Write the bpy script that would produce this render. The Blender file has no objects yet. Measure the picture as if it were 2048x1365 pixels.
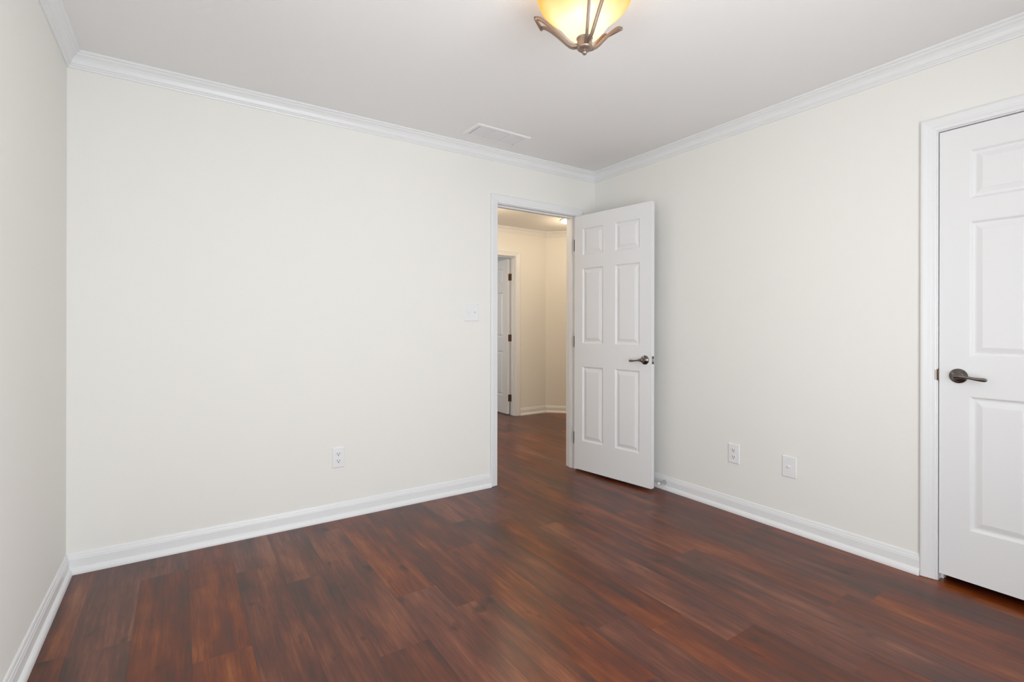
import bpy, math, random
from mathutils import Vector, Matrix
random.seed(7)
sc = bpy.context.scene
col = sc.collection

# ------------------------------------------------------------------ camera
CAM_H = 1.1594
cd = bpy.data.cameras.new('camera')
cd.sensor_width = 36.0; cd.sensor_fit = 'HORIZONTAL'
cd.lens = 992.38 / 2048 * 36
cd.shift_y = -(682.5 - 653.99) / 2048
cd.clip_start = 0.02
cam = bpy.data.objects.new('camera', cd); col.objects.link(cam)
cam.matrix_world = (Matrix.Translation((0, 0, CAM_H)) @ Matrix.Rotation(math.radians(-33.8114), 4, 'Z')
                    @ Matrix.Rotation(math.radians(90), 4, 'X') @ Matrix.Rotation(0.0018, 4, 'Z'))
sc.camera = cam

# ------------------------------------------------------------------ world, daylight, exposure
w = bpy.data.worlds.new('sky'); sc.world = w; w.use_nodes = True
bg = w.node_tree.nodes['Background']
bg.inputs[0].default_value = (0.80, 0.90, 1.0, 1); bg.inputs[1].default_value = 0.6
sc.view_settings.view_transform = 'Standard'; sc.view_settings.look = 'None'
sc.view_settings.gamma = 1.0; sc.view_settings.use_curve_mapping = False
sc.view_settings.exposure = 0.03

def area(name, loc, rot, sx, sy, power, color):
    l = bpy.data.lights.new(name, 'AREA'); l.shape = 'RECTANGLE'; l.size = sx; l.size_y = sy
    l.energy = power; l.color = color
    o = bpy.data.objects.new(name, l); col.objects.link(o); o.location = loc; o.rotation_euler = rot
    return o
R = math.radians
# daylight entering through the windows of the room (front wall; the left one is added fill) and of the room across the hall
area('daylight_front_window', (0.82, -0.64, 1.10), (R(90), 0, 0), 1.8, 1.80, 89, (0.925, 0.968, 1.0))
# added fill lamps outside the left window; the second tilts up at the ceiling
area('added_fill_left_window', (-0.70, 0.62, 1.45), (R(90), 0, R(-90)), 1.2, 1.45, 5, (0.95, 0.975, 1.0))
area('added_upward_fill_left', (-1.15, 0.62, 0.75), (R(128), 0, R(-90)), 1.3, 0.7, 30, (1.0, 0.985, 0.95))
area('daylight_far_room', (1.40, 6.75, 1.45), (R(90), 0, R(-90)), 1.2, 1.3, 19, (0.90, 0.95, 1.0))

# ------------------------------------------------------------------ room measures (metres)
H = 2.44
YB, XR, XL, YF = 3.0749, 2.8913, -0.4382, -0.42
TH = 0.115

# ------------------------------------------------------------------ materials
def new_mat(name):
    m = bpy.data.materials.new(name); m.use_nodes = True
    return m, m.node_tree, m.node_tree.nodes['Principled BSDF']
def simple(name, c, rough=0.5, metal=0.0, spec=0.5, bump=0.0, scale=200):
    m, nt, b = new_mat(name)
    b.inputs['Base Color'].default_value = (*c, 1); b.inputs['Roughness'].default_value = rough
    b.inputs['Metallic'].default_value = metal; b.inputs['Specular IOR Level'].default_value = spec
    n = nt.nodes.new('ShaderNodeTexNoise'); n.inputs['Scale'].default_value = scale; n.inputs['Detail'].default_value = 3
    tc = nt.nodes.new('ShaderNodeTexCoord'); nt.links.new(tc.outputs['Object'], n.inputs['Vector'])
    if bump:
        bp = nt.nodes.new('ShaderNodeBump'); bp.inputs['Strength'].default_value = bump; bp.inputs['Distance'].default_value = 0.002
        nt.links.new(n.outputs['Fac'], bp.inputs['Height']); nt.links.new(bp.outputs['Normal'], b.inputs['Normal'])
    else:
        mr = nt.nodes.new('ShaderNodeMapRange'); mr.inputs['To Min'].default_value = max(0, rough - 0.04); mr.inputs['To Max'].default_value = min(1, rough + 0.04)
        nt.links.new(n.outputs['Fac'], mr.inputs['Value']); nt.links.new(mr.outputs['Result'], b.inputs['Roughness'])
    return m
M = {}
M['wall'] = simple('wall_paint', (0.845, 0.833, 0.795), 0.75, spec=0.25, bump=0.10, scale=260)
M['ceiling'] = simple('ceiling_paint', (0.865, 0.858, 0.85), 0.9, spec=0.1, bump=0.15, scale=180)
M['trim'] = simple('white_trim_paint', (0.815, 0.82, 0.825), 0.33, spec=0.45)
M['door'] = simple('white_door_paint', (0.815, 0.817, 0.82), 0.38, spec=0.45)
M['plate'] = simple('white_plastic', (0.84, 0.84, 0.845), 0.3)
M['slot'] = simple('dark_slot', (0.04, 0.04, 0.04), 0.6)
M['pewter'] = simple('dark_pewter', (0.18, 0.16, 0.148), 0.24, metal=1.0)
M['bronze'] = simple('hinge_bronze', (0.16, 0.10, 0.065), 0.42, metal=0.8)
M['lampmetal'] = simple('brushed_bronze', (0.33, 0.25, 0.20), 0.42, metal=0.75)
M['nickel'] = simple('satin_nickel', (0.52, 0.52, 0.53), 0.25, metal=1.0)
M['rubber'] = simple('white_rubber', (0.8, 0.8, 0.8), 0.6)
M['ventpaint'] = simple('vent_paint', (0.82, 0.815, 0.81), 0.45)
M['dark'] = simple('duct_grey', (0.66, 0.65, 0.65), 0.9)
M['closet'] = simple('closet_shade_tone', (0.25, 0.24, 0.22), 0.9)  # dark tone stands in for the unlit closet interior
M['ventslat'] = simple('vent_slat_paint', (0.74, 0.735, 0.735), 0.5)

def glass_bowl():
    m, nt, b = new_mat('amber_glass')
    N, L = nt.nodes, nt.links
    tc = N.new('ShaderNodeTexCoord'); sp = N.new('ShaderNodeSeparateXYZ'); L.new(tc.outputs['Object'], sp.inputs[0])
    nz = N.new('ShaderNodeTexNoise'); nz.inputs['Scale'].default_value = 9; nz.inputs['Detail'].default_value = 4
    L.new(tc.outputs['Object'], nz.inputs['Vector'])
    ma = N.new('ShaderNodeMath'); ma.operation = 'MULTIPLY_ADD'; ma.inputs[1].default_value = 0.05; L.new(nz.outputs['Fac'], ma.inputs[0]); L.new(sp.outputs['Z'], ma.inputs[2])
    mr = N.new('ShaderNodeMapRange'); mr.inputs['From Min'].default_value = 0.125; mr.inputs['From Max'].default_value = 0.205
    L.new(ma.outputs[0], mr.inputs['Value'])
    cr = N.new('ShaderNodeValToRGB'); e = cr.color_ramp.elements
    e[0].position = 0; e[0].color = (0.76, 0.69, 0.54, 1); e[1].position = 1; e[1].color = (0.72, 0.43, 0.14, 1)
    L.new(mr.outputs['Result'], cr.inputs['Fac'])
    tr = N.new('ShaderNodeBsdfTranslucent'); df = N.new('ShaderNodeBsdfDiffuse'); gl = N.new('ShaderNodeBsdfGlossy'); gl.inputs['Roughness'].default_value = 0.25
    em = N.new('ShaderNodeEmission')
    L.new(cr.outputs['Color'], tr.inputs['Color']); L.new(cr.outputs['Color'], df.inputs['Color']); L.new(cr.outputs['Color'], em.inputs['Color'])
    em.inputs['Strength'].default_value = 0.55
    m1 = N.new('ShaderNodeMixShader'); m1.inputs[0].default_value = 0.25; L.new(tr.outputs[0], m1.inputs[1]); L.new(df.outputs[0], m1.inputs[2])
    m2 = N.new('ShaderNodeMixShader'); m2.inputs[0].default_value = 0.06; L.new(m1.outputs[0], m2.inputs[1]); L.new(gl.outputs[0], m2.inputs[2])
    ad = N.new('ShaderNodeAddShader'); L.new(m2.outputs[0], ad.inputs[0]); L.new(em.outputs[0], ad.inputs[1])
    L.new(ad.outputs[0], N['Material Output'].inputs['Surface'])
    return m
M['bowl'] = glass_bowl()
def emis(name, c, s):
    m = bpy.data.materials.new(name); m.use_nodes = True; nt = m.node_tree; nt.nodes.clear()
    o = nt.nodes.new('ShaderNodeOutputMaterial'); e = nt.nodes.new('ShaderNodeEmission')
    e.inputs[0].default_value = (*c, 1); e.inputs[1].default_value = s; nt.links.new(e.outputs[0], o.inputs[0]); return m
M['bulb'] = emis('lit_bulb', (1.0, 0.86, 0.62), 4)
M['dome'] = emis('lit_white_glass', (1.0, 0.93, 0.80), 5)
def pane_mat():
    m = bpy.data.materials.new('window_glass'); m.use_nodes = True; nt = m.node_tree; nt.nodes.clear()
    o = nt.nodes.new('ShaderNodeOutputMaterial'); t = nt.nodes.new('ShaderNodeBsdfTransparent'); g = nt.nodes.new('ShaderNodeBsdfGlossy'); g.inputs['Roughness'].default_value = 0.02
    mx = nt.nodes.new('ShaderNodeMixShader'); mx.inputs[0].default_value = 0.07
    nt.links.new(t.outputs[0], mx.inputs[1]); nt.links.new(g.outputs[0], mx.inputs[2]); nt.links.new(mx.outputs[0], o.inputs[0]); return m
M['pane'] = pane_mat()

def floor_mat():
    m, nt, b = new_mat('walnut_plank_floor')
    N, L = nt.nodes, nt.links
    def math_(op, a=None, bb=None, c=None):
        n = N.new('ShaderNodeMath'); n.operation = op
        for i, x in enumerate((a, bb, c)):
            if x is None: continue
            if isinstance(x, (int, float)): n.inputs[i].default_value = x
            else: L.new(x, n.inputs[i])
        return n.outputs[0]
    uv = N.new('ShaderNodeUVMap'); uv.uv_map = 'plank'           # u: 0..w across, v: metres along the plank
    at = N.new('ShaderNodeAttribute'); at.attribute_name = 'plank_seed'; at.attribute_type = 'GEOMETRY'
    sx = N.new('ShaderNodeSeparateXYZ'); L.new(uv.outputs[0], sx.inputs[0])
    sc_ = N.new('ShaderNodeSeparateColor'); L.new(at.outputs['Color'], sc_.inputs[0])
    r1, r2, r3 = sc_.outputs[0], sc_.outputs[1], sc_.outputs[2]
    def vec(kx, ky, off):
        c = N.new('ShaderNodeCombineXYZ')
        L.new(math_('MULTIPLY', sx.outputs[0], kx), c.inputs[0]); L.new(math_('MULTIPLY', sx.outputs[1], ky), c.inputs[1])
        L.new(math_('MULTIPLY', r1, off), c.inputs[2]); return c.outputs[0]
    def noise(v, scale, detail, rough=0.55, dist=0.0):
        n = N.new('ShaderNodeTexNoise'); n.inputs['Scale'].default_value = scale; n.inputs['Detail'].default_value = detail
        n.inputs['Roughness'].default_value = rough; n.inputs['Distortion'].default_value = dist; L.new(v, n.inputs['Vector']); return n.outputs['Fac']
    big = noise(vec(8.0, 2.3, 37.0), 1.0, 3.0, 0.55, 0.15)       # broad dark clouds
    streak = noise(vec(24.0, 1.4, 61.0), 1.0, 4.0, 0.6, 0.2)   # long streaks
    grain = noise(vec(150.0, 7.0, 83.0), 1.0, 3.0, 0.7)       # fine grain
    knot = noise(vec(11.0, 5.0, 19.0), 1.3, 2.0)                # knots
    # combine
    v0 = math_('MULTIPLY_ADD', math_('SUBTRACT', big, 0.5), 1.15, 0.50)
    v1 = math_('MULTIPLY_ADD', math_('SUBTRACT', streak, 0.5), 0.95, v0)
    v2 = math_('MULTIPLY_ADD', math_('SUBTRACT', r2, 0.5), 0.20, v1)
    v3 = math_('MULTIPLY_ADD', math_('SUBTRACT', grain, 0.5), 0.62, v2)
    cr = N.new('ShaderNodeValToRGB'); L.new(v3, cr.inputs['Fac'])
    e = cr.color_ramp.elements
    e[0].position = 0.02; e[0].color = (0.0300, 0.0135, 0.0099, 1)
    e[1].position = 0.98; e[1].color = (0.2750, 0.0967, 0.0369, 1)
    for p, c in ((0.30, (0.0700, 0.0209, 0.0121, 1)), (0.50, (0.1140, 0.0279, 0.0126, 1)), (0.70, (0.1720, 0.0474, 0.0180, 1))):
        x = e.new(p); x.color = c
    hs = N.new('ShaderNodeHueSaturation'); L.new(cr.outputs['Color'], hs.inputs['Color'])
    L.new(math_('MULTIPLY_ADD', r3, 0.22, 0.89), hs.inputs['Saturation'])
    L.new(math_('MULTIPLY_ADD', r2, 0.20, 0.90), hs.inputs['Value'])
    kn = N.new('ShaderNodeMapRange'); kn.inputs['From Min'].default_value = 0.65; kn.inputs['From Max'].default_value = 0.76
    kn.inputs['To Min'].default_value = 1.0; kn.inputs['To Max'].default_value = 0.42; L.new(knot, kn.inputs['Value'])
    mk = N.new('ShaderNodeMix'); mk.data_type = 'RGBA'; mk.blend_type = 'MULTIPLY'; mk.inputs[0].default_value = 1.0
    L.new(hs.outputs['Color'], mk.inputs[6]); L.new(kn.outputs['Result'], mk.inputs[7])
    # seams
    W_ = 0.183
    du = math_('MINIMUM', sx.outputs[0], math_('SUBTRACT', W_, sx.outputs[0]))
    at2 = N.new('ShaderNodeAttribute'); at2.attribute_name = 'plank_end'; at2.attribute_type = 'GEOMETRY'
    seam = N.new('ShaderNodeMapRange'); seam.inputs['From Min'].default_value = 0.0005; seam.inputs['From Max'].default_value = 0.0018
    seam.inputs['To Min'].default_value = 0.62; seam.inputs['To Max'].default_value = 1.0; L.new(du, seam.inputs['Value'])
    ms = N.new('ShaderNodeMix'); ms.data_type = 'RGBA'; ms.blend_type = 'MULTIPLY'; ms.inputs[0].default_value = 1.0
    L.new(mk.outputs[2], ms.inputs[6]); L.new(seam.outputs['Result'], ms.inputs[7])
    L.new(ms.outputs[2], b.inputs['Base Color'])
    L.new(math_('MULTIPLY_ADD', big, 0.06, 0.275), b.inputs['Roughness'])
    b.inputs['Specular IOR Level'].default_value = 0.42
    bp = N.new('ShaderNodeBump'); bp.inputs['Strength'].default_value = 0.05; bp.inputs['Distance'].default_value = 0.0005
    L.new(math_('MULTIPLY', grain, seam.outputs['Result']), bp.inputs['Height']); L.new(bp.outputs['Normal'], b.inputs['Normal'])
    return m
M['floor'] = floor_mat()

# ------------------------------------------------------------------ mesh helpers
class MB:
    def __init__(s): s.v = []; s.f = []; s.sm = []
    def add(s, vs, fs, smooth=False):
        n = len(s.v); s.v += [tuple(v) for v in vs]; s.f += [tuple(i + n for i in f) for f in fs]; s.sm += [smooth] * len(fs)
    def box(s, x0, x1, y0, y1, z0, z1, bev=0.0):
        if bev <= 0:
            v = [(x, y, z) for z in (z0, z1) for y in (y0, y1) for x in (x0, x1)]
            s.add(v, [(0, 2, 3, 1), (4, 5, 7, 6), (0, 1, 5, 4), (2, 6, 7, 3), (0, 4, 6, 2), (1, 3, 7, 5)]); return
        import bmesh
        bm = bmesh.new(); bmesh.ops.create_cube(bm, size=1)
        for q in bm.verts: q.co = Vector(((x0 + x1) / 2 + q.co.x * (x1 - x0), (y0 + y1) / 2 + q.co.y * (y1 - y0), (z0 + z1) / 2 + q.co.z * (z1 - z0)))
        bmesh.ops.bevel(bm, geom=bm.edges[:], offset=bev, segments=2, affect='EDGES', profile=0.6)
        bm.verts.index_update(); s.add([q.co.copy() for q in bm.verts], [[q.index for q in f.verts] for f in bm.faces]); bm.free()
    def lathe(s, prof, seg=32, M_=None, smooth=True):   # prof: (r, z); axis z
        vs = []; fs = []
        for (r, z) in prof:
            for k in range(seg):
                a = 2 * math.pi * k / seg; vs.append(Vector((r * math.cos(a), r * math.sin(a), z)))
        for i in range(len(prof) - 1):
            for k in range(seg):
                k2 = (k + 1) % seg; fs.append((i * seg + k, i * seg + k2, (i + 1) * seg + k2, (i + 1) * seg + k))
        if prof[0][0] > 1e-6: fs.append(tuple(range(seg))[::-1])
        if prof[-1][0] > 1e-6: fs.append(tuple((len(prof) - 1) * seg + k for k in range(seg)))
        if M_ is not None: vs = [M_ @ v for v in vs]
        s.add(vs, fs, smooth)
    def sweep(s, pts, rad, seg=12, up=Vector((0, 0, 1)), M_=None, smooth=True, power=2.0):   # rad: list of (half width, half height); superellipse section
        n = len(pts); pts = [Vector(p) for p in pts]; vs = []; fs = []
        for i, p in enumerate(pts):
            t = (pts[min(i + 1, n - 1)] - pts[max(i - 1, 0)]).normalized()
            side = t.cross(up).normalized(); u2 = side.cross(t).normalized()
            for k in range(seg):
                a = 2 * math.pi * k / seg; c, q = math.cos(a), math.sin(a)
                c = math.copysign(abs(c) ** (2 / power), c); q = math.copysign(abs(q) ** (2 / power), q)
                vs.append(p + side * rad[i][0] * c + u2 * rad[i][1] * q)
        for i in range(n - 1):
            for k in range(seg):
                k2 = (k + 1) % seg; fs.append((i * seg + k, i * seg + k2, (i + 1) * seg + k2, (i + 1) * seg + k))
        fs.append(tuple(range(seg))[::-1]); fs.append(tuple((n - 1) * seg + k for k in range(seg)))
        if M_ is not None: vs = [M_ @ v for v in vs]
        s.add(vs, fs, smooth)
    def build(s, name, mat, parent=None, M_=None):
        me = bpy.data.meshes.new(name)
        vs = s.v if M_ is None else [tuple(M_ @ Vector(v)) for v in s.v]
        me.from_pydata(vs, [], s.f); me.validate(); me.update()
        import bmesh
        bm = bmesh.new(); bm.from_mesh(me); bmesh.ops.recalc_face_normals(bm, faces=bm.faces); bm.to_mesh(me); bm.free()
        for p, q in zip(me.polygons, s.sm): p.use_smooth = q
        me.materials.append(mat)
        o = bpy.data.objects.new(name, me); col.objects.link(o)
        if parent: o.parent = parent
        return o
def tag(o, label=None, cat=None, group=None, kind=None):
    if label: o['label'] = label
    if cat: o['category'] = cat
    if group: o['group'] = group
    if kind: o['kind'] = kind
    return o
def empty(name, loc=(0, 0, 0), rot=None):
    o = bpy.data.objects.new(name, None); o.empty_display_size = 0.1; col.objects.link(o); o.location = loc
    if rot is not None: o.rotation_euler = rot
    return o
def struct(mb, name, mat, label, cat):
    return tag(mb.build(name, mat), label, cat, kind='structure')

# ------------------------------------------------------------------ shell: floor
PW = 0.183; PX0 = 0.037
ROWJ = {0: 2.02, 1: 1.43, 2: 2.42, 3: 1.70, 4: 2.035, 5: 1.83, 6: 1.10, 7: 2.62, 8: 1.28, 9: 2.30, 10: 0.745, 11: 1.62, 12: 2.2, 13: 0.9, -1: 1.6, -2: 2.3, -3: 1.1}
def make_floor():
    y_lo, y_hi = -0.7, 8.3
    vs, fs, uvs, seeds = [], [], [], []
    i0 = int(math.floor((-1.1 - PX0) / PW)); i1 = int(math.ceil((5.4 - PX0) / PW))
    for i in range(i0, i1):
        x0 = PX0 + i * PW; x1 = x0 + PW
        j = ROWJ.get(i, random.uniform(0, 1.22)); LEN = 1.22
        y = j - math.ceil((j - y_lo) / LEN) * LEN
        while y < y_hi:
            a, b_ = max(y, y_lo), min(y + LEN, y_hi)
            if b_ > a:
                n = len(vs); vs += [(x0, a, 0), (x1, a, 0), (x1, b_, 0), (x0, b_, 0)]; fs.append((n, n + 1, n + 2, n + 3))
                uvs += [(0, a - y), (PW, a - y), (PW, b_ - y), (0, b_ - y)]; s_ = (random.random(), random.random(), random.random()); seeds += [s_] * 4
            y += LEN
    xa, xb = PX0 + i0 * PW, PX0 + i1 * PW
    n = len(vs)   # slab below
    vs += [(xa, y_lo, -0.1), (xb, y_lo, -0.1), (xb, y_hi, -0.1), (xa, y_hi, -0.1), (xa, y_lo, -0.0005), (xb, y_lo, -0.0005), (xb, y_hi, -0.0005), (xa, y_hi, -0.0005)]
    for f in ((3, 2, 1, 0), (0, 1, 5, 4), (1, 2, 6, 5), (2, 3, 7, 6), (3, 0, 4, 7)):
        fs.append(tuple(n + k for k in f)); uvs += [(0.05, 0)] * 4; seeds += [(0.5, 0.5, 0.5)] * 4
    me = bpy.data.meshes.new('floor'); me.from_pydata(vs, [], fs); me.update()
    ul = me.uv_layers.new(name='plank')
    for k, q in enumerate(uvs): ul.data[k].uv = q
    ca = me.color_attributes.new('plank_seed', 'FLOAT_COLOR', 'CORNER')
    for k, q in enumerate(seeds): ca.data[k].color = (*q, 1)
    me.materials.append(M['floor'])
    o = bpy.data.objects.new('floor', me); col.objects.link(o)
    tag(o, 'dark reddish brown wood plank floor running through the room and hall', 'floor', kind='structure')
make_floor()

# hall and door measures
OX0, OX1, OZ = 1.932, 2.684, 2.062          # doorway in back wall
CY1, CY0, CZ = 0.8035, 0.085, 2.056         # closet opening in right wall
HY = 5.33; HX0, HX1, HCX = 0.9, 4.95, 4.122  # hall
FX0, FX1, FZ = 2.868, 3.622, 2.070          # doorway in far hall wall

mb = MB(); mb.box(-1.0, 5.2, -0.7, 8.3, H, H + 0.1)
struct(mb, 'ceiling', M['ceiling'], 'flat white ceiling over the room and hall', 'ceiling')
mb = MB()
mb.box(XL - TH, OX0 - 0.018, YB, YB + TH, 0, H); mb.box(OX1 + 0.018, HX1 + TH, YB, YB + TH, 0, H); mb.box(OX0 - 0.018, OX1 + 0.018, YB, YB + TH, OZ + 0.018, H)
struct(mb, 'wall_back', M['wall'], 'long off-white back wall with the open doorway', 'wall')
mb = MB()
mb.box(XR, XR + TH, CY1 + 0.018, YB, 0, H); mb.box(XR, XR + TH, YF, CY0 - 0.018, 0, H); mb.box(XR, XR + TH, CY0 - 0.018, CY1 + 0.018, CZ + 0.018, H)
struct(mb, 'wall_right', M['wall'], 'off-white right wall holding the closed closet door', 'wall')
LW = (0.10, 1.20, 0.85, 2.10)
mb = MB()
mb.box(XL - TH, XL, YF, LW[0], 0, H); mb.box(XL - TH, XL, LW[1], YB, 0, H); mb.box(XL - TH, XL, LW[0], LW[1], 0, LW[2]); mb.box(XL - TH, XL, LW[0], LW[1], LW[3], H)
struct(mb, 'wall_left', M['wall'], 'off-white left wall at the edge of the view', 'wall')
FW = (-0.03, 1.67, 0.25, 1.95)
mb = MB()
mb.box(XL - TH, FW[0], YF - TH, YF, 0, H); mb.box(FW[1], XR + TH, YF - TH, YF, 0, H); mb.box(FW[0], FW[1], YF - TH, YF, 0, FW[2]); mb.box(FW[0], FW[1], YF - TH, YF, FW[3], H)
struct(mb, 'wall_front', M['wall'], 'window wall behind the camera', 'wall')
# closet box
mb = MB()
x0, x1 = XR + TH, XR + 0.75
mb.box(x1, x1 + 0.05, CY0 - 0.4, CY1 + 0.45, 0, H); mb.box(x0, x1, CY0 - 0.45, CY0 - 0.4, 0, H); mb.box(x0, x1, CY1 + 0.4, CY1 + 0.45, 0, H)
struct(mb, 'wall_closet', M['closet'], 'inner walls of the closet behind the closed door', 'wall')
# hall walls
mb = MB()
mb.box(HX0, FX0 - 0.018, HY, HY + TH, 0, H); mb.box(FX1 + 0.018, HCX + 0.05, HY, HY + TH, 0, H); mb.box(FX0 - 0.018, FX1 + 0.018, HY, HY + TH, FZ + 0.018, H)
struct(mb, 'wall_hall_far', M['wall'], 'cream-lit far hallway wall with a doorway, seen through the open door', 'wall')
d = Vector((1, -1, 0)).normalized(); Lang = (HX1 - HCX) * math.sqrt(2)
mb = MB(); mb.box(0, Lang + 0.05, 0, TH, 0, H)
mb.v = [tuple(Matrix.Translation((HCX, HY, 0)) @ Matrix.Rotation(math.radians(-45), 4, 'Z') @ Vector(v)) for v in mb.v]
struct(mb, 'wall_hall_angled', M['wall'], 'angled cream hallway wall right of the far corner', 'wall')
mb = MB(); mb.box(HX1, HX1 + TH, YB + TH, HY - (HX1 - HCX) + 0.05, 0, H)
struct(mb, 'wall_hall_right', M['wall'], 'end wall of the hallway to the right', 'wall')
mb = MB(); mb.box(HX0 - TH, HX0, YB + TH, HY + TH, 0, H)
struct(mb, 'wall_hall_left', M['wall'], 'end wall of the hallway to the left', 'wall')
RX0, RX1, RY1 = 1.60, 4.30, 8.1
mb = MB()
mb.box(RX0 - TH, RX1 + TH, RY1, RY1 + TH, 0, H); mb.box(RX1, RX1 + TH, HY + TH, RY1, 0, H)
mb.box(RX0 - TH, RX0, HY + TH, 6.15, 0, H); mb.box(RX0 - TH, RX0, 7.35, RY1, 0, H); mb.box(RX0 - TH, RX0, 6.15, 7.35, 0, 0.8); mb.box(RX0 - TH, RX0, 6.15, 7.35, 2.1, H)
struct(mb, 'wall_far_room', M['wall'], 'walls of the room beyond the far hallway door', 'wall')

# windows (behind the camera and across the hall)
def window(n, c, u, wdt, z0, z1, nrm, label):
    # c: centre of opening on the room face, u: direction along the wall, nrm: into the room
    e = empty('window_%d' % n, c); tag(e, label, 'window', kind='structure')
    u = Vector(u); nn = Vector(nrm); B = Matrix((( u.x, nn.x, 0, 0), (u.y, nn.y, 0, 0), (0, 0, 1, 0), (0, 0, 0, 1)))
    hw = wdt / 2; zc = c[2]
    mb = MB(); a, b_ = z0 - zc, z1 - zc
    t = 0.045
    mb.box(-hw, -hw + t, -0.09, -0.03, a, b_); mb.box(hw - t, hw, -0.09, -0.03, a, b_); mb.box(-hw + t, hw - t, -0.09, -0.03, b_ - t, b_); mb.box(-hw + t, hw - t, -0.09, -0.03, a, a + t)
    mb.box(-hw + t, hw - t, -0.085, -0.04, (a + b_) / 2 - 0.02, (a + b_) / 2 + 0.02)
    mb.build('window_frame', M['trim'], e, B)
    mb = MB()
    k = 0.07
    mb.box(-hw - k, -hw, 0.0, 0.016, a - 0.02, b_ + k); mb.box(hw, hw + k, 0.0, 0.016, a - 0.02, b_ + k); mb.box(-hw, hw, 0.0, 0.016, b_, b_ + k)
    mb.build('window_casing', M['trim'], e, B)
    mb = MB(); mb.box(-hw - k - .02, hw + k + .02, 0.0, 0.05, a - 0.045, a - 0.02, 0.004); mb.build('window_sill', M['trim'], e, B)
    mb = MB(); mb.box(-hw + t, hw - t, -0.066, -0.062, a + t, b_ - t); mb.build('pane', M['pane'], e, B)
window(1, ((FW[0] + FW[1]) / 2, YF, 1.10), (-1, 0, 0), FW[1] - FW[0], FW[2], FW[3], (0, 1, 0), 'window in the wall behind the camera')
window(2, (XL, (LW[0] + LW[1]) / 2, 1.45), (0, 1, 0), LW[1] - LW[0], LW[2], LW[3], (1, 0, 0), 'unseen window added in the left wall for fill light')  # unseen window, added as an opening for the left fill lamps
window(3, (RX0, 6.75, 1.45), (0, 1, 0), 1.2, 0.8, 2.1, (1, 0, 0), 'window of the room beyond the hallway')

# ------------------------------------------------------------------ mouldings
def run(name, A, B, nrm, prof, zbase, mA, mB, mat, label, cat):
    """profile (p, z) pushed from A to B; p along nrm; ends mitred by mA/mB * p."""
    A, B, n = Vector(A), Vector(B), Vector(nrm); dd = (B - A).normalized(); k = len(prof)
    vs = [A + dd * (mA * p) + n * p + Vector((0, 0, zbase + z)) for p, z in prof] + [B - dd * (mB * p) + n * p + Vector((0, 0, zbase + z)) for p, z in prof]
    fs = [(i, (i + 1) % k, k + (i + 1) % k, k + i) for i in range(k)] + [tuple(range(k))[::-1], tuple(range(k, 2 * k))]
    mb = MB(); mb.add(vs, fs)
    return struct(mb, name, mat, label, cat)
CROWN = [(0, 0), (0, -.074), (.0065, -.074), (.0085, -.067), (.0125, -.0635), (.0125, -.058), (.017, -.054), (.0185, -.048), (.023, -.037), (.031, -.026), (.040, -.0195), (.0425, -.0165), (.0425, -.012), (.048, -.010), (.052, -.006), (.053, 0)]
BASE = [(0, 0), (.0265, 0), (.0262, .008), (.0245, .015), (.021, .0215), (.0165, .0265), (.0125, .029), (.0122, .067), (.0105, .0705), (.0105, .074), (.0092, .0785), (.0072, .082), (.0068, .086), (.0052, .0915), (.003, .095), (0, .0955)]
T, MT = CROWN, M['trim']
run('trim_1', (XL, YB, 0), (XR, YB, 0), (0, -1, 0), CROWN, H, 1, 1, MT, 'white crown moulding along the top of the back wall', 'crown moulding')
run('trim_2', (XR, YB, 0), (XR, YF, 0), (-1, 0, 0), CROWN, H, 1, 1, MT, 'white crown moulding along the top of the right wall', 'crown moulding')
run('trim_3', (XL, YF, 0), (XL, YB, 0), (1, 0, 0), CROWN, H, 1, 1, MT, 'white crown moulding along the top of the left wall', 'crown moulding')
run('trim_4', (XR, YF, 0), (XL, YF, 0), (0, 1, 0), CROWN, H, 1, 1, MT, 'white crown moulding on the window wall behind the camera', 'crown moulding')
t45 = math.tan(math.radians(22.5))
run('trim_5', (HX0, HY, 0), (HCX, HY, 0), (0, -1, 0), CROWN, H, 1, t45, MT, 'crown moulding on the far hallway wall above its doorway', 'crown moulding')
E2 = Vector((HCX, HY, 0)) + d * Lang
run('trim_6', (HCX, HY, 0), E2, (-math.sqrt(.5), -math.sqrt(.5), 0), CROWN, H, t45, t45, MT, 'crown moulding on the angled hallway wall', 'crown moulding')
CW = 0.058
run('baseboard_back', (XL, YB, 0), (OX0 - .005 - CW, YB, 0), (0, -1, 0), BASE, 0, 1, 0, MT, 'white baseboard with shoe moulding along the back wall, left of the doorway', 'baseboard')
run('baseboard_back_corner', (OX1 + .005 + CW, YB, 0), (XR, YB, 0), (0, -1, 0), BASE, 0, 0, 1, MT, 'short baseboard between the doorway and the corner, behind the open door', 'baseboard')
run('baseboard_right', (XR, YB, 0), (XR, CY1 + .005 + CW, 0), (-1, 0, 0), BASE, 0, 1, 0, MT, 'white baseboard along the right wall up to the closet door', 'baseboard')
run('baseboard_right_front', (XR, CY0 - .005 - CW, 0), (XR, YF, 0), (-1, 0, 0), BASE, 0, 0, 1, MT, 'baseboard on the near side of the closet door', 'baseboard')
run('baseboard_left', (XL, YF, 0), (XL, YB, 0), (1, 0, 0), BASE, 0, 1, 1, MT, 'white baseboard with shoe moulding along the left wall', 'baseboard')
run('baseboard_front', (XR, YF, 0), (XL, YF, 0), (0, 1, 0), BASE, 0, 1, 1, MT, 'baseboard under the window behind the camera', 'baseboard')
run('baseboard_hall_far', (FX1 + .005 + CW + .008, HY, 0), (HCX, HY, 0), (0, -1, 0), BASE, 0, 0, t45, MT, 'hallway baseboard between the far doorway and the angled wall', 'baseboard')
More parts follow.
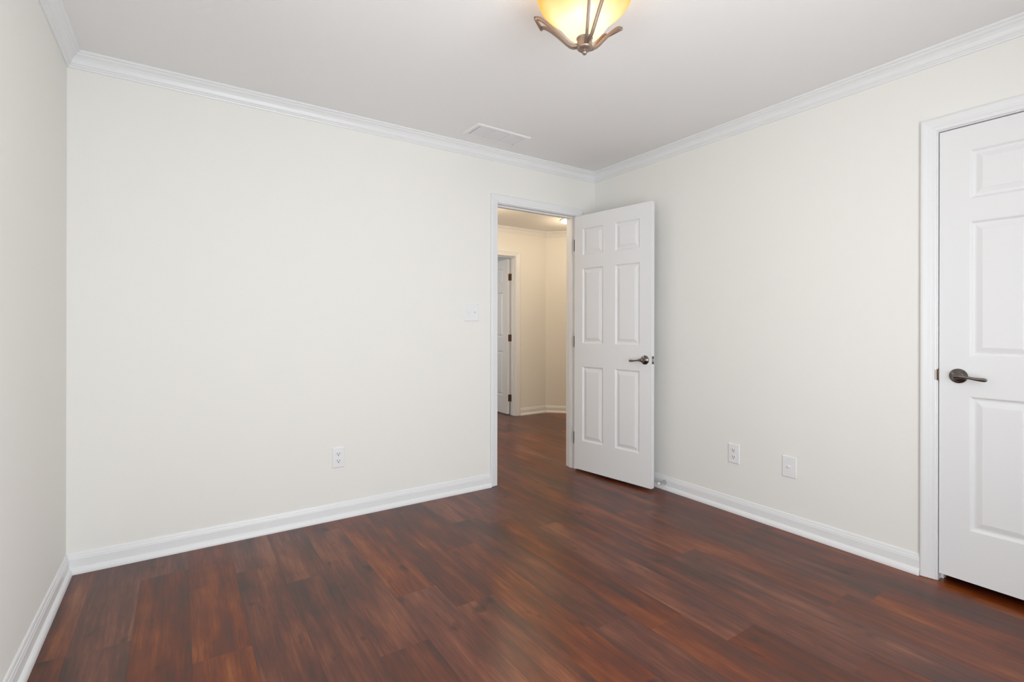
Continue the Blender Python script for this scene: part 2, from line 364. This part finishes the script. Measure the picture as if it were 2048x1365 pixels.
run('baseboard_hall_angled', (HCX, HY, 0), E2, (-math.sqrt(.5), -math.sqrt(.5), 0), BASE, 0, t45, t45, MT, 'baseboard along the angled hallway wall', 'baseboard')

# ------------------------------------------------------------------ door casings and jambs
CAS = [(0, 0), (0, .008), (.003, .0098), (.016, .0108), (.0185, .0125), (.030, .0142), (.040, .0168), (.047, .0182), (.0535, .0178), (.057, .0155), (.058, .012), (.058, 0)]
def B_of(o, u, n):   # local (u, n, z) -> world
    u, n, o = Vector(u), Vector(n), Vector(o)
    return Matrix(((u.x, n.x, 0, o.x), (u.y, n.y, 0, o.y), (0, 0, 1, o.z), (0, 0, 0, 1)))
def casing(mb, u0, u1, zt, B, k=1.0, sgn=1, off=0.0):
    st = []
    for (cu, cz, su, sz) in ((u0, 0.002, -1, 0), (u0, zt, -1, 1), (u1, zt, 1, 1), (u1, 0.002, 1, 0)):
        st.append([B @ Vector((cu + su * w * k, off + sgn * t, cz + sz * w * k)) for w, t in CAS])
    n = len(CAS); vs = [v for s_ in st for v in s_]; fs = []
    for j in range(3):
        for i in range(n): fs.append((j * n + i, j * n + (i + 1) % n, (j + 1) * n + (i + 1) % n, (j + 1) * n + i))
    fs += [tuple(range(n))[::-1], tuple(range(3 * n, 4 * n))]
    mb.add(vs, fs)
def doorframe(n, o, u, nrm, u0, u1, zt, label, stop, k=1.0):
    """casing both sides + jamb with stop. nrm points into the viewing room; jamb fills the wall depth."""
    B = B_of(o, u, nrm); e = empty('trim_%d' % n, o); tag(e, label, 'door frame', kind='structure')
    inv = Matrix.Translation(-Vector(o))
    r = 0.005
    mb = MB(); casing(mb, u0 - r, u1 + r, zt + r, B, k); mb.v = [tuple(inv @ Vector(v)) for v in mb.v]; mb.build('casing', MT, e)
    mb = MB(); casing(mb, u0 - r, u1 + r, zt + r, B, k, -1, -TH); mb.v = [tuple(inv @ Vector(v)) for v in mb.v]; mb.build('casing', MT, e)
    mb = MB()
    mb.box(u0 - .018, u0, -TH, 0, 0, zt + .018); mb.box(u1, u1 + .018, -TH, 0, 0, zt + .018); mb.box(u0, u1, -TH, 0, zt, zt + .018)
    mb.build('jamb', MT, e, inv @ B)
    mb = MB(); a, b_ = stop
    mb.box(u0, u0 + .011, a, b_, 0, zt - .011, 0.002); mb.box(u1 - .011, u1, a, b_, 0, zt - .011, 0.002); mb.box(u0, u1, a, b_, zt - .011, zt, 0.002)
    mb.build('door_stop_strip', MT, e, inv @ B)
    return e
doorframe(7, (0, YB, 0), (1, 0, 0), (0, -1, 0), OX0, OX1, OZ, 'white casing and jamb around the open doorway in the back wall', (-.075, -.038))
doorframe(8, (XR, 0, 0), (0, 1, 0), (-1, 0, 0), CY0, CY1, CZ, 'white casing and jamb around the closed closet door', (-.075, -.040))
doorframe(9, (0, HY, 0), (1, 0, 0), (0, -1, 0), FX0, FX1, FZ, 'white casing and jamb of the far doorway across the hall', (-.072, -.036), 1.15)

# ------------------------------------------------------------------ six-panel doors
PROF = [(0, 0), (.0025, -.0012), (.006, -.0052), (.010, -.0082), (.0145, -.0090), (.018, -.0088), (.022, -.0078), (.036, -.0030), (.0395, -.0022), (.0410, -.0012), (.0415, -.0012)]
def leaf(W, Ht, us, zs, T_=0.035):
    """six-panel leaf; local u in 0..W, n: 0 (front) .. -T_ (back), z 0..Ht; panels both sides."""
    mb = MB(); US = [0, us[0], us[1], us[2], us[3], W]; ZS = [0] + [z for p in zs for z in p] + [Ht]
    for side in (0, 1):
        def P(u, n, z): return (u, n, z) if side == 0 else (u, -T_ - n, z)
        for i in range(5):
            for j in range(7):
                u0, u1, z0, z1 = US[i], US[i + 1], ZS[j], ZS[j + 1]
                if i in (1, 3) and j in (1, 3, 5):
                    rings = [[P(u0 + q, dz, z0 + q), P(u1 - q, dz, z0 + q), P(u1 - q, dz, z1 - q), P(u0 + q, dz, z1 - q)] for q, dz in PROF]
                    vs = [v for r_ in rings for v in r_]; fs = []
                    for r_ in range(len(rings) - 1):
                        for k in range(4): fs.append((r_ * 4 + k, r_ * 4 + (k + 1) % 4, (r_ + 1) * 4 + (k + 1) % 4, (r_ + 1) * 4 + k))
                    l = (len(rings) - 1) * 4; fs.append((l, l + 1, l + 2, l + 3)); mb.add(vs, fs)
                else:
                    mb.add([P(u0, 0, z0), P(u1, 0, z0), P(u1, 0, z1), P(u0, 0, z1)], [(0, 1, 2, 3)])
    mb.add([(0, 0, 0), (W, 0, 0), (W, -T_, 0), (0, -T_, 0), (0, 0, Ht), (W, 0, Ht), (W, -T_, Ht), (0, -T_, Ht)], [(0, 1, 2, 3), (4, 5, 6, 7), (0, 3, 7, 4), (1, 2, 6, 5)])
    return mb
def fix(o):   # merge and make normals consistent
    import bmesh
    bm = bmesh.new(); bm.from_mesh(o.data); bmesh.ops.remove_doubles(bm, verts=bm.verts, dist=1e-5)
    bmesh.ops.recalc_face_normals(bm, faces=bm.faces); bm.to_mesh(o.data); bm.free(); return o
def lever(parent, W3, direction, scale=1.0):
    """W3: matrix with +z out of the door face; lever runs along direction*x; returns the handle object."""
    mb = MB()
    mb.lathe([(.0, .0), (.0325, .0), (.0325, .0035), (.0305, .0062), (.0250, .0078), (.0240, .0095), (.0195, .0125), (.0150, .0150), (.0118, .0180), (.0108, .030), (.0112, .0420), (.0, .0440)][1:], 40)
    ro = mb.build('lever_handle', M['pewter'], parent, W3)
    mb = MB(); D = direction
    pts = [(-.012 * D, 0, .043), (.0 * D, 0, .0465), (.014 * D, 0, .0480), (.028 * D, -.0005, .0475), (.045 * D, -.003, .0455), (.062 * D, -.006, .0440), (.080 * D, -.008, .0435), (.094 * D, -.0085, .0440), (.101 * D, -.0082, .0448), (.1045 * D, -.008, .0452)]
    rad = [(.0095, .005), (.0115, .0075), (.0100, .0078), (.0072, .0068), (.0060, .0056), (.0062, .0050), (.0074, .0044), (.0082, .0040), (.0068, .0034), (.003, .0018)]
    # side vector = t x up ; up along z so width lies across the face
    mb.sweep(pts, [(a * scale, b_ * scale) for a, b_ in rad], 16, Vector((0, 0, 1)))
    mb.build('lever', M['pewter'], ro, W3)
    return ro
def hinge_obj(parent, p, axis_h=0.089, plates=()):
    """p: pin position (x, y, z centre) in parent's space; plates: list of (dx, dy) directions of the leaves."""
    mb = MB()
    for k in range(5):
        z0 = -axis_h / 2 + k * axis_h / 5
        mb.lathe([(.0052, z0 + .0006), (.0060, z0 + .0012), (.0060, z0 + axis_h / 5 - .0012), (.0052, z0 + axis_h / 5 - .0006)], 14, Matrix.Translation(p))
    mb.lathe([(.0035, axis_h / 2 - .001), (.0050, axis_h / 2 + .002), (.0, axis_h / 2 + .006)], 12, Matrix.Translation(p))
    for (dx, dy, ln, th) in plates:
        dv = Vector((dx, dy, 0)).normalized(); nv = Vector((-dv.y, dv.x, 0))
        Bm = Matrix(((dv.x, nv.x, 0, p[0]), (dv.y, nv.y, 0, p[1]), (0, 0, 1, p[2]), (0, 0, 0, 1)))
        t_ = MB(); t_.box(.002, ln, -th / 2, th / 2, -axis_h / 2, axis_h / 2, 0.0006); mb.add([Bm @ Vector(v) for v in t_.v], t_.f)
    return mb.build('hinge', M['bronze'], parent)

ZP = [(.232, .825), (1.009, 1.606), (1.708, 1.922)]
# door_1: the open door (hinged on the right jamb, swung into the room)
A1 = Vector((2.650, 3.050, 0.020)); B1 = Vector((2.753, 2.350, 0.020)); W1 = (B1 - A1).length
e1 = empty('door_1', A1); tag(e1, 'white six-panel interior door standing open into the room', 'door', kind='structure')
u1 = (B1 - A1).normalized(); n1 = Vector((u1.y, -u1.x, 0))   # visible face normal, towards the camera
if n1.x > 0: n1 = -n1
L1 = Matrix(((u1.x, n1.x, 0, 0), (u1.y, n1.y, 0, 0), (0, 0, 1, 0), (0, 0, 0, 1)))
fix(leaf(W1, 2.027, [.082, .286, .397, .610], ZP).build('door_leaf', M['door'], e1, L1))
hz = 0.905
F1 = L1 @ Matrix(((1, 0, 0, .655), (0, 0, 1, 0), (0, 1, 0, hz), (0, 0, 0, 1)))      # x->u, y->z, z->n
lever(e1, F1, -1)
F1b = L1 @ Matrix(((1, 0, 0, .655), (0, 0, -1, -.035), (0, 1, 0, hz), (0, 0, 0, 1)))
lever(e1, F1b, -1)
mb = MB(); mb.box(W1 - .0005, W1 + .0016, -.029, -.006, hz - .028, hz + .028, 0.0007)
lp = mb.build('latch_plate', M['pewter'], e1, L1)
mb = MB(); mb.add([(W1 + .0015, -.025, hz - .0095), (W1 + .0015, -.011, hz - .0095), (W1 + .0015, -.011, hz + .0095), (W1 + .0015, -.025, hz + .0095),
                   (W1 + .0040, -.025, hz - .0085), (W1 + .0110, -.0125, hz - .0085), (W1 + .0110, -.0125, hz + .0085), (W1 + .0040, -.025, hz + .0085)],
                  [(3, 2, 1, 0), (4, 5, 6, 7), (0, 1, 5, 4), (1, 2, 6, 5), (2, 3, 7, 6), (3, 0, 4, 7)])
mb.build('latch_bolt', M['nickel'], lp, L1)
for zc in (0.24, 1.02, 1.80):
    hinge_obj(e1, Vector((0.026, 0.0125, zc)), plates=((-0.85, -0.20, .028, .002), (0.10, 0.9, .030, .002)))

# door_2: closet door, closed, in the right wall
Wc = CY1 - CY0 - .006
e2 = empty('door_2', (XR + .002, CY1 - .0035, 0.035)); tag(e2, 'white six-panel closet door, closed, at the right edge', 'door', kind='structure')
L2 = Matrix(((0, -1, 0, 0), (-1, 0, 0, 0), (0, 0, 1, 0), (0, 0, 0, 1)))    # u -> -Y, n -> -X
ZC = [(.228, .820), (.995, 1.593), (1.692, 1.908)]
fix(leaf(Wc, 2.016, [.106, .310, .402, .606], ZC).build('door_leaf', M['door'], e2, L2))
F2 = L2 @ Matrix(((1, 0, 0, .068), (0, 0, 1, 0), (0, 1, 0, .908), (0, 0, 0, 1)))
lever(e2, F2, 1)
mb = MB()
S2 = CY1 - .0035
mb.box(-.0035, .0000, -.022, .0035, .908 - .030, .908 + .030, 0.0010); mb.box(-.0115, -.0035, .0015, .0030, .908 - .0250, .908 + .0250, 0.0005); mb.box(-.0125, -.0105, .0015, .0125, .908 - .0230, .908 + .0230, 0.0005)
mb.build('strike_plate', M['bronze'], e2, L2)

# door_3: door of the room across the hall, swung away into it
e3 = empty('door_3', (FX1 - .010, HY + TH + .006, 0.012)); tag(e3, 'white six-panel door ajar in the far hallway doorway', 'door', kind='structure')
a3 = math.radians(91)
u3 = Vector((-math.cos(a3) , math.sin(a3), 0)); n3 = Vector((-u3.y, u3.x, 0))
L3 = Matrix(((u3.x, n3.x, 0, n3.x * .035), (u3.y, n3.y, 0, n3.y * .035), (0, 0, 1, 0), (0, 0, 0, 1)))
fix(leaf(0.745, 2.035, [.112, .322, .423, .633], ZP).build('door_leaf', M['door'], e3, L3))
F3 = L3 @ Matrix(((1, 0, 0, .683), (0, 0, 1, 0), (0, 1, 0, .92), (0, 0, 0, 1)))
lever(e3, F3, -1)
for zc in (0.21, 1.00, 1.80):
    hinge_obj(e3, Vector((0.004, -0.006, zc)), plates=((-0.9, 0.12, .026, .0025), (0.05, -0.9, .034, .0025)))

# ------------------------------------------------------------------ ceiling light of the room
FXL, FYL = 1.226, 1.358
lamp = empty('ceiling_light', (FXL, FYL, 2.156)); tag(lamp, 'semi-flush ceiling light with amber glass bowl and curved bronze arms', 'ceiling light')
zt = H - 2.156
mb = MB(); mb.lathe([(.0, zt - .030), (.030, zt - .029), (.050, zt - .022), (.062, zt - .010), (.066, zt)], 40); mb.build('canopy', M['lampmetal'], lamp)
mb = MB(); mb.lathe([(.007, .06), (.007, zt - .028)], 16); mb.build('stem', M['lampmetal'], lamp)
mb = MB()
mb.lathe([(.0, -.0035), (.0060, -.0020), (.0095, .0030), (.0095, .0080), (.0070, .0120), (.0072, .0135), (.018, .0140), (.0245, .0165), (.0285, .0210), (.0290, .0240), (.0272, .0255), (.0268, .048), (.0280, .0520), (.0300, .0560), (.0292, .0585), (.0, .0585)], 40)
mb.build('finial_hub', M['lampmetal'], lamp)
# bowl
BOWL = [(.020, .054), (.036, .0570), (.052, .0640), (.066, .0760), (.079, .0920), (.091, .1080), (.104, .1230), (.119, .1370), (.136, .1510), (.153, .1660), (.166, .1820), (.1735, .1980), (.176, .2130), (.180, .2220)]
def smooth_prof(P_, n=3):
    for _ in range(n):
        Q = [P_[0]]
        for a, b_ in zip(P_[:-1], P_[1:]):
            Q.append((a[0] * .75 + b_[0] * .25, a[1] * .75 + b_[1] * .25)); Q.append((a[0] * .25 + b_[0] * .75, a[1] * .25 + b_[1] * .75))
        Q.append(P_[-1]); P_ = Q
    return P_
bp_ = smooth_prof([(r * .98, z) for r, z in BOWL], 1); mb = MB(); seg = 64
prof = bp_ + [(r - .004, z + .0015) for r, z in reversed(bp_)]
mb.lathe(prof, seg); mb.f = mb.f[:len(bp_) * 2 * seg - seg]; mb.sm = mb.sm[:len(mb.f)]
bowl = mb.build('glass_bowl', M['bowl'], lamp)
# arms: two bars diverging from the hub, joined at the tip
fwd = Vector((-FXL, -FYL, 0)).normalized(); toward = math.atan2(fwd.y, fwd.x)
ARM = [(r * .915, z) for r, z in [(.020, .036), (.034, .0335), (.048, .0350), (.062, .0430), (.078, .0570), (.096, .0760), (.115, .0950), (.134, .1130), (.152, .1290), (.166, .1400), (.178, .1475), (.187, .1500), (.194, .1490)]]
for az in (17, 141, -103):
    A_ = toward + math.radians(az); dr = Vector((math.cos(A_), math.sin(A_), 0)); tg = Vector((-dr.y, dr.x, 0))
    mb = MB()
    for sgn in (-1, 1):
        pts = [dr * r + tg * (sgn * (.0035 + .030 * (max(0, r - .02) / .157) ** 1.15)) + Vector((0, 0, z)) for r, z in ARM]
        mb.sweep(pts, [(.0056, .0062)] * len(pts), 10, Vector((0, 0, 1)), power=4)
    p0 = dr * .1775 + tg * -.0385 + Vector((0, 0, .149)); p1 = dr * .1775 + tg * .0385 + Vector((0, 0, .149))
    mb.sweep([p0, (p0 + p1) / 2, p1], [(.0050, .0062)] * 3, 10, Vector((0, 0, 1)), power=4)
    mb.build('arm', M['lampmetal'], lamp)
for k in range(3):
    A_ = toward + math.radians(73 + 120 * k); q = Vector((math.cos(A_) * .062, math.sin(A_) * .062, 0))
    mb = MB(); mb.lathe([(.0, .142), (.010, .145), (.020, .158), (.024, .172), (.021, .188), (.012, .203), (.010, .215), (.010, .222), (.0, .222)], 20, Matrix.Translation(q)); mb.build('bulb', M['bulb'], lamp)
    mb = MB(); mb.lathe([(.013, .222), (.013, .250), (.008, .254)], 16, Matrix.Translation(q))
    mb.sweep([q + Vector((0, 0, .245)), q * .5 + Vector((0, 0, .252)), Vector((0, 0, .250))], [(.004, .004)] * 3, 8); mb.build('bulb_socket', M['lampmetal'], lamp)
def point(name, loc, power, color, rad, parent=None):
    l = bpy.data.lights.new(name, 'POINT'); l.energy = power; l.color = color; l.shadow_soft_size = rad
    o = bpy.data.objects.new(name, l); col.objects.link(o); o.location = loc; return o
point('ceiling_light_glow', (FXL, FYL, 2.156 + .205), 1.6, (1.0, 0.80, 0.55), 0.05)

# hallway light: flush dome
HLX, HLY = 3.92, 4.525
hl = empty('hall_ceiling_light', (HLX, HLY, H)); tag(hl, 'lit white dome light on the hallway ceiling, edge seen through the doorway', 'ceiling light')
mb = MB(); mb.lathe([(.166, 0), (.168, -.006), (.164, -.012), (.158, -.013)], 48); mb.build('base_ring', M['trim'], hl)
mb = MB(); mb.lathe([(.160, -.010), (.156, -.018), (.138, -.027), (.108, -.034), (.070, -.038), (.035, -.040), (.0, -.0405)], 48); mb.build('glass_dome', M['dome'], hl)
point('hall_light_glow', (HLX, HLY, H - .22), 5, (1.0, 0.79, 0.54), 0.10)
hl_added = empty('hall_ceiling_light', (2.50, 4.10, H)); tag(hl_added, 'added dome light on the hallway ceiling, hidden above the door head, to warm the hall', 'ceiling light')  # unseen fixture added to carry the hall fill
mb = MB(); mb.lathe([(.166, 0), (.168, -.006), (.164, -.012), (.158, -.013)], 48); mb.build('base_ring', M['trim'], hl_added)
mb = MB(); mb.lathe([(.160, -.010), (.156, -.018), (.138, -.027), (.108, -.034), (.070, -.038), (.035, -.040), (.0, -.0405)], 48); mb.build('glass_dome', M['dome'], hl_added)
point('added_hall_fill', (2.50, 4.10, H - .28), 27, (1.0, 0.79, 0.54), 0.10)  # fill lamp under the added dome, brightens the hall

# ------------------------------------------------------------------ ceiling air vent
VX0, VX1, VY0, VY1 = 1.550, 1.968, 2.708, 2.918
vt = empty('air_vent', ((VX0 + VX1) / 2, (VY0 + VY1) / 2, H)); tag(vt, 'white rectangular air register with fine slats on the ceiling near the back wall', 'air vent')
vt.rotation_euler = (0, 0, math.radians(1.6))
wx, wy = (VX1 - VX0) / 2, (VY1 - VY0) / 2; bw = .030
mb = MB()
def rim(mb, rings):
    vs = [p for (a, b_, z) in rings for p in ((-a, -b_, z), (a, -b_, z), (a, b_, z), (-a, b_, z))]; fs = []
    for r_ in range(len(rings) - 1):
        for k in range(4): fs.append((r_ * 4 + k, r_ * 4 + (k + 1) % 4, (r_ + 1) * 4 + (k + 1) % 4, (r_ + 1) * 4 + k))
    mb.add(vs, fs)
rim(mb, [(wx, wy, -.0003), (wx, wy, -.0025), (wx - .005, wy - .005, -.0085), (wx - .010, wy - .010, -.0098), (wx - bw + .003, wy - bw + .003, -.0098), (wx - bw, wy - bw, -.0075), (wx - bw, wy - bw, -.0008)])
mb.build('frame', M['ventpaint'], vt)
mb = MB(); mb.box(-wx + bw - .002, wx - bw + .002, -wy + bw - .002, wy - bw + .002, -.0012, -.0004); mb.build('backing', M['dark'], vt)
iw = wx - bw; ih = wy - bw
for c in (-iw / 3, iw / 3):
    mb = MB(); mb.box(c - .006, c + .006, -ih, ih, -.0092, -.0015, 0.0008); mb.build('divider', M['ventpaint'], vt)
ns = 20
mb = MB()
for s_ in range(3):
    a = -iw + s_ * 2 * iw / 3 + .007; b_ = a + 2 * iw / 3 - .014
    for k in range(ns):
        y = -ih + (k + .5) * 2 * ih / ns
        mb.add([(a, y + .0034, -.0080), (b_, y + .0034, -.0080), (b_, y - .0034, -.0030), (a, y - .0034, -.0030), (a, y + .0030, -.0088), (b_, y + .0030, -.0088), (b_, y - .0038, -.0038), (a, y - .0038, -.0038)],
               [(0, 1, 2, 3), (7, 6, 5, 4), (0, 4, 5, 1), (3, 2, 6, 7), (0, 3, 7, 4), (1, 5, 6, 2)])
mb.build('slats', M['ventslat'], vt)
for c in (-1, 1):
    mb = MB(); mb.lathe([(.0, -.0112), (.0025, -.0110), (.0034, -.0097)], 12, Matrix.Translation((c * (wx - .014), 0, 0))); mb.build('screw', M['ventpaint'], vt)

# ------------------------------------------------------------------ wall plates
def plate(name, c, u, n, wdt, hgt, label, cat):
    e = empty(name, c); tag(e, label, cat)
    B = B_of((0, 0, 0), u, n); mb = MB(); a, b_, t = wdt / 2, hgt / 2, .0058
    rings = [(a, b_, 0.0002), (a, b_, .0018), (a - .0018, b_ - .0018, .0042), (a - .0045, b_ - .0045, t)]
    vs = [B @ Vector(p) for (x, z, q) in rings for p in ((-x, q, -z), (x, q, -z), (x, q, z), (-x, q, z))]; fs = [(3, 2, 1, 0)]
    for r_ in range(3):
        for k in range(4): fs.append((r_ * 4 + k, r_ * 4 + (k + 1) % 4, (r_ + 1) * 4 + (k + 1) % 4, (r_ + 1) * 4 + k))
    fs.append((12, 13, 14, 15)); mb.add(vs, fs); mb.build('cover_plate', M['plate'], e)
    return e, B
def n_mat(B, x, q, z):   # lathe axis along n
    return B @ Matrix(((1, 0, 0, x), (0, 0, 1, q), (0, 1, 0, z), (0, 0, 0, 1)))
def outlet(c, u, n, wdt, hgt, label):
    e, B = plate('wall_outlet', c, u, n, wdt, hgt, label, 'outlet')
    for s_ in (1, -1):
        zc = .0195 * s_ * hgt / .114
        mb = MB(); pr_ = []
        for k in range(40):
            a = 2 * math.pi * k / 40; pr_.append((.0172 * math.cos(a), max(-.0135, min(.0135, .0172 * math.sin(a)))))
        vs = [B @ Vector((x, .0050, zc + z)) for x, z in pr_] + [B @ Vector((x * .985, .0076, zc + z * .985)) for x, z in pr_]
        fs = [(k, (k + 1) % 40, 40 + (k + 1) % 40, 40 + k) for k in range(40)] + [tuple(range(40, 80))]
        mb.add(vs, fs); rc = mb.build('socket', M['plate'], e)
        mb = MB()
        t_ = MB(); t_.box(-.0083, -.0053, .0070, .0079, zc - .0015, zc + .0082); t_.box(.0053, .0083, .0070, .0079, zc - .0005, zc + .0072)
        mb.add([B @ Vector(v) for v in t_.v], t_.f)
        mb.lathe([(.0031, 0), (.0031, .0010), (.0, .0010)], 14, n_mat(B, 0, .0070, zc - .0068))
        so = mb.build('slots', M['slot'], rc); tag(so, 'dark plug slots')
    mb = MB(); mb.lathe([(.0030, 0), (.0030, .001), (.0018, .0016), (.0, .0017)], 14, n_mat(B, 0, .0055, 0)); mb.build('screw', M['plate'], e)
    return e
outlet(((.761 + .834) / 2, YB, .368), (1, 0, 0), (0, -1, 0), .073, .124, 'white duplex outlet low on the back wall, left of the doorway')
outlet((XR, 1.811, .366), (0, -1, 0), (-1, 0, 0), .078, .122, 'white duplex outlet low on the right wall, nearer the open door')
e, B = plate('blank_wall_plate', (XR, 1.470, .363), (0, -1, 0), (-1, 0, 0), .081, .122, 'white cable plate with centre connector on the right wall, nearer the closet', 'wall plate')
mb = MB(); mb.lathe([(.0070, .0), (.0070, .003), (.0048, .0034), (.0048, .0100), (.0040, .0106), (.0, .0106)], 20, n_mat(B, 0, .0050, 0)); tag(mb.build('cable_connector', M['plate'], e), 'round white connector stub')
for s_ in (-1, 1):
    mb = MB(); mb.lathe([(.0028, 0), (.0028, .0008), (.0, .0012)], 12, n_mat(B, 0, .0055, .0415 * s_)); mb.build('screw', M['plate'], e)
e, B = plate('light_switch', (1.7145, YB, 1.259), (1, 0, 0), (0, -1, 0), .119, .121, 'white double toggle light switch on the back wall beside the doorway', 'light switch')
for s_, tilt in ((-1, -1), (1, 1)):
    t_ = MB(); x = .023 * s_
    t_.box(x - .0055, x + .0055, .0050, .0066, -.0125, .0125, 0.0005)
    t_.add([(x - .004, .0060, -.0060), (x + .004, .0060, -.0060), (x + .004, .0060, .0060), (x - .004, .0060, .0060),
            (x - .0034, .0175, tilt * .0080 - .0030), (x + .0034, .0175, tilt * .0080 - .0030), (x + .0034, .0175, tilt * .0080 + .0030), (x - .0034, .0175, tilt * .0080 + .0030)],
           [(3, 2, 1, 0), (4, 5, 6, 7), (0, 1, 5, 4), (1, 2, 6, 5), (2, 3, 7, 6), (3, 0, 4, 7)])
    mb = MB(); mb.add([B @ Vector(v) for v in t_.v], t_.f); mb.build('toggle', M['plate'], e)
for x in (-.023, .023):
    for z in (-.030, .030):
        mb = MB(); mb.lathe([(.0030, 0), (.0030, .0008), (.0018, .0014), (.0, .0015)], 12, n_mat(B, x, .0055, z)); mb.build('screw', M['plate'], e)

# ------------------------------------------------------------------ door stop on the baseboard behind the open door
ds = empty('door_stop', (XR - .0122, 2.335, .052)); tag(ds, 'small flared silver door stop on the right baseboard by the open door', 'door stop')
Wd = Matrix.Rotation(math.radians(-90), 4, 'Y')   # +z -> -x
mb = MB(); mb.lathe([(.0155, 0.0), (.0160, .002), (.0135, .008), (.0100, .018), (.0075, .032), (.0062, .048), (.0062, .060)], 28, Wd); mb.build('base', M['nickel'], ds)
mb = MB(); mb.lathe([(.0080, .058), (.0085, .062), (.0085, .070), (.0070, .074), (.0, .0755)], 24, Wd); tag(mb.build('bumper', M['rubber'], ds), 'white rubber tip')
